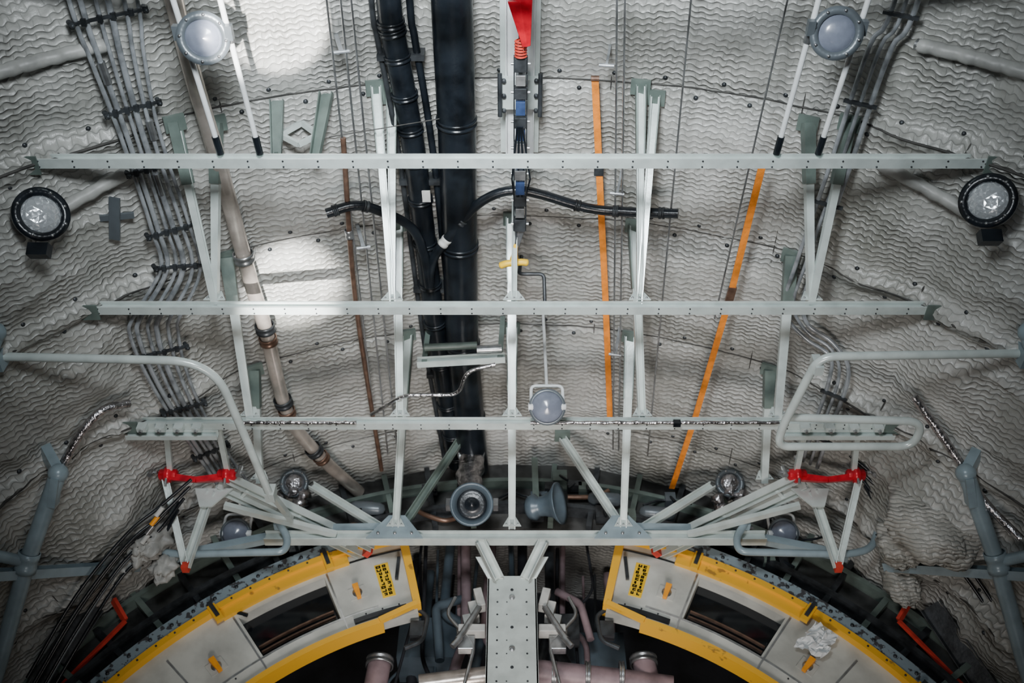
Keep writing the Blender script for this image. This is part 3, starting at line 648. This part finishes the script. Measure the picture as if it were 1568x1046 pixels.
# cable looms at the lower sides
for s in(-1,1):
    o=Obj('cable_loom')
    for k in range(6):
        o.tube(hpath([(s*(38.5+k*.5),4.2+k*.03),(s*(43+k*.3),4.28+k*.05),(s*(47+k*.4),4.33+k*.05),(s*(54+k*.3),4.5+k*.06),(s*(62),4.75+k*.05)],(.30 if s<0 else .06)+.02*(k%2),5),.010,'black' if k!=4 else 'rim',8)
    if s<0:
        for k in range(4): a=HP(s*(42.5+k*.8),4.26+k*.045,.33); o.tube([a,a+(HP(s*(45),4.36,.33)-HP(s*42,4.26,.33)).normalized()*.06],.014,('cream','amber','steel','cream')[k],10)
    o.done()
o=Obj('draped_insulation_bag'); c=HP(-44.8,4.50,.24)
o.ball(c,.17,'cloth',(.9,.6,1.0),48,.35,3,.28); o.ball(c+V((-.16,.10,-.12)),.13,'cloth',(1,.6,.8),40,.4,3,.3); o.ball(c+V((.10,.14,-.10)),.10,'cloth',(.8,.6,1),36,.4,3,.3)
o.done()
o=Obj('draped_insulation_bag')
o.ball(HP(49.0,4.22,.17),.30,'quilt2',(.80,.5,1.0),64,.20,2.2,.12); o.ball(HP(46.8,4.50,.20),.15,'quilt2',(.8,.6,1.1),48,.3,3,.15); o.ball(HP(48.2,4.76,.18),.15,'quilt2',(.7,.6,1.3),48,.3,3,.15); o.done()
o=Obj('side_pull_handle'); 
c=HP(-37.6,2.55,.12); o.bar(c+V((-.06,0,0)),c+V((.08,.02,.06)),.03,.015,'rim'); o.bar(c+V((.03,-.10,.02)),c+V((-.02,.12,0)),.05,.015,'rim'); o.done()

# ------------------------------------------------------------------ lights
def area(name,loc,target,size,e,col=(1,1,1),sy=None,spread=180):
    l=bpy.data.lights.new(name,'AREA'); l.energy=e; l.size=size; l.color=col; l.spread=math.radians(spread)
    if sy: l.shape='RECTANGLE'; l.size_y=sy
    o=bpy.data.objects.new(name,l); bpy.context.collection.objects.link(o); o.location=loc
    o.rotation_euler=(V(target)-V(loc)).to_track_quat('-Z','Y').to_euler(); return o
def spot(name,loc,target,deg,e,col=(1,1,1),blend=.3,r=.03):
    l=bpy.data.lights.new(name,'SPOT'); l.energy=e; l.spot_size=math.radians(deg); l.spot_blend=blend; l.color=col; l.shadow_soft_size=r
    o=bpy.data.objects.new(name,l); bpy.context.collection.objects.link(o); o.location=loc
    o.rotation_euler=(V(target)-V(loc)).to_track_quat('-Z','Y').to_euler(); return o
area('added_key_light',(-.3,-.3,1.7),(-.1,2.3,4.6),.7,66,(.89,.955,1.0),.6,84)  # unseen key light added behind the camera, spread narrowed to dim the corners
area('door_fill_light',(.1,2.4,-1.0),(.1,4.4,3.6),1.2,26,(1.0,.93,.88),1.0,64)  # unseen fill panel added low down, aimed up to brighten the doors
area('hull_side_fill',(0,-1.6,.6),(0,3,3.4),1.6,11,(.80,.91,1.0),1.2,150)
area('cabin_fill_light',(.0,5.7,2.2),(0,5.4,3.6),.5,3.5,(1,.9,.88),.4,150)  # unseen light added to lift the pipework behind the doors
spot('sun_patch_light',(-.4,.2,-.4),HP(-20.3,1.80),6.0,7500,(1,.98,.95),.35)
spot('sun_patch_light',(-.2,1.2,-.6),HP(-22.6,3.33),6.5,9500,(1,.98,.95),.8)
w=bpy.data.worlds.new('world'); bpy.context.scene.world=w; w.use_nodes=True
w.node_tree.nodes['Background'].inputs[0].default_value=(.55,.62,.7,1); w.node_tree.nodes['Background'].inputs[1].default_value=.10
cd=bpy.data.cameras.new('camera'); cam=bpy.data.objects.new('camera',cd); bpy.context.collection.objects.link(cam)
cam.rotation_euler=(math.radians(140),0,0); cd.sensor_width=36; cd.lens=36*1500/1568; cd.clip_start=.05
cd.dof.use_dof=True; cd.dof.focus_distance=4.7; cd.dof.aperture_fstop=2.0
bpy.context.scene.camera=cam
for o in bpy.context.scene.objects:
    if o.parent is None: o.location.z+=1.6
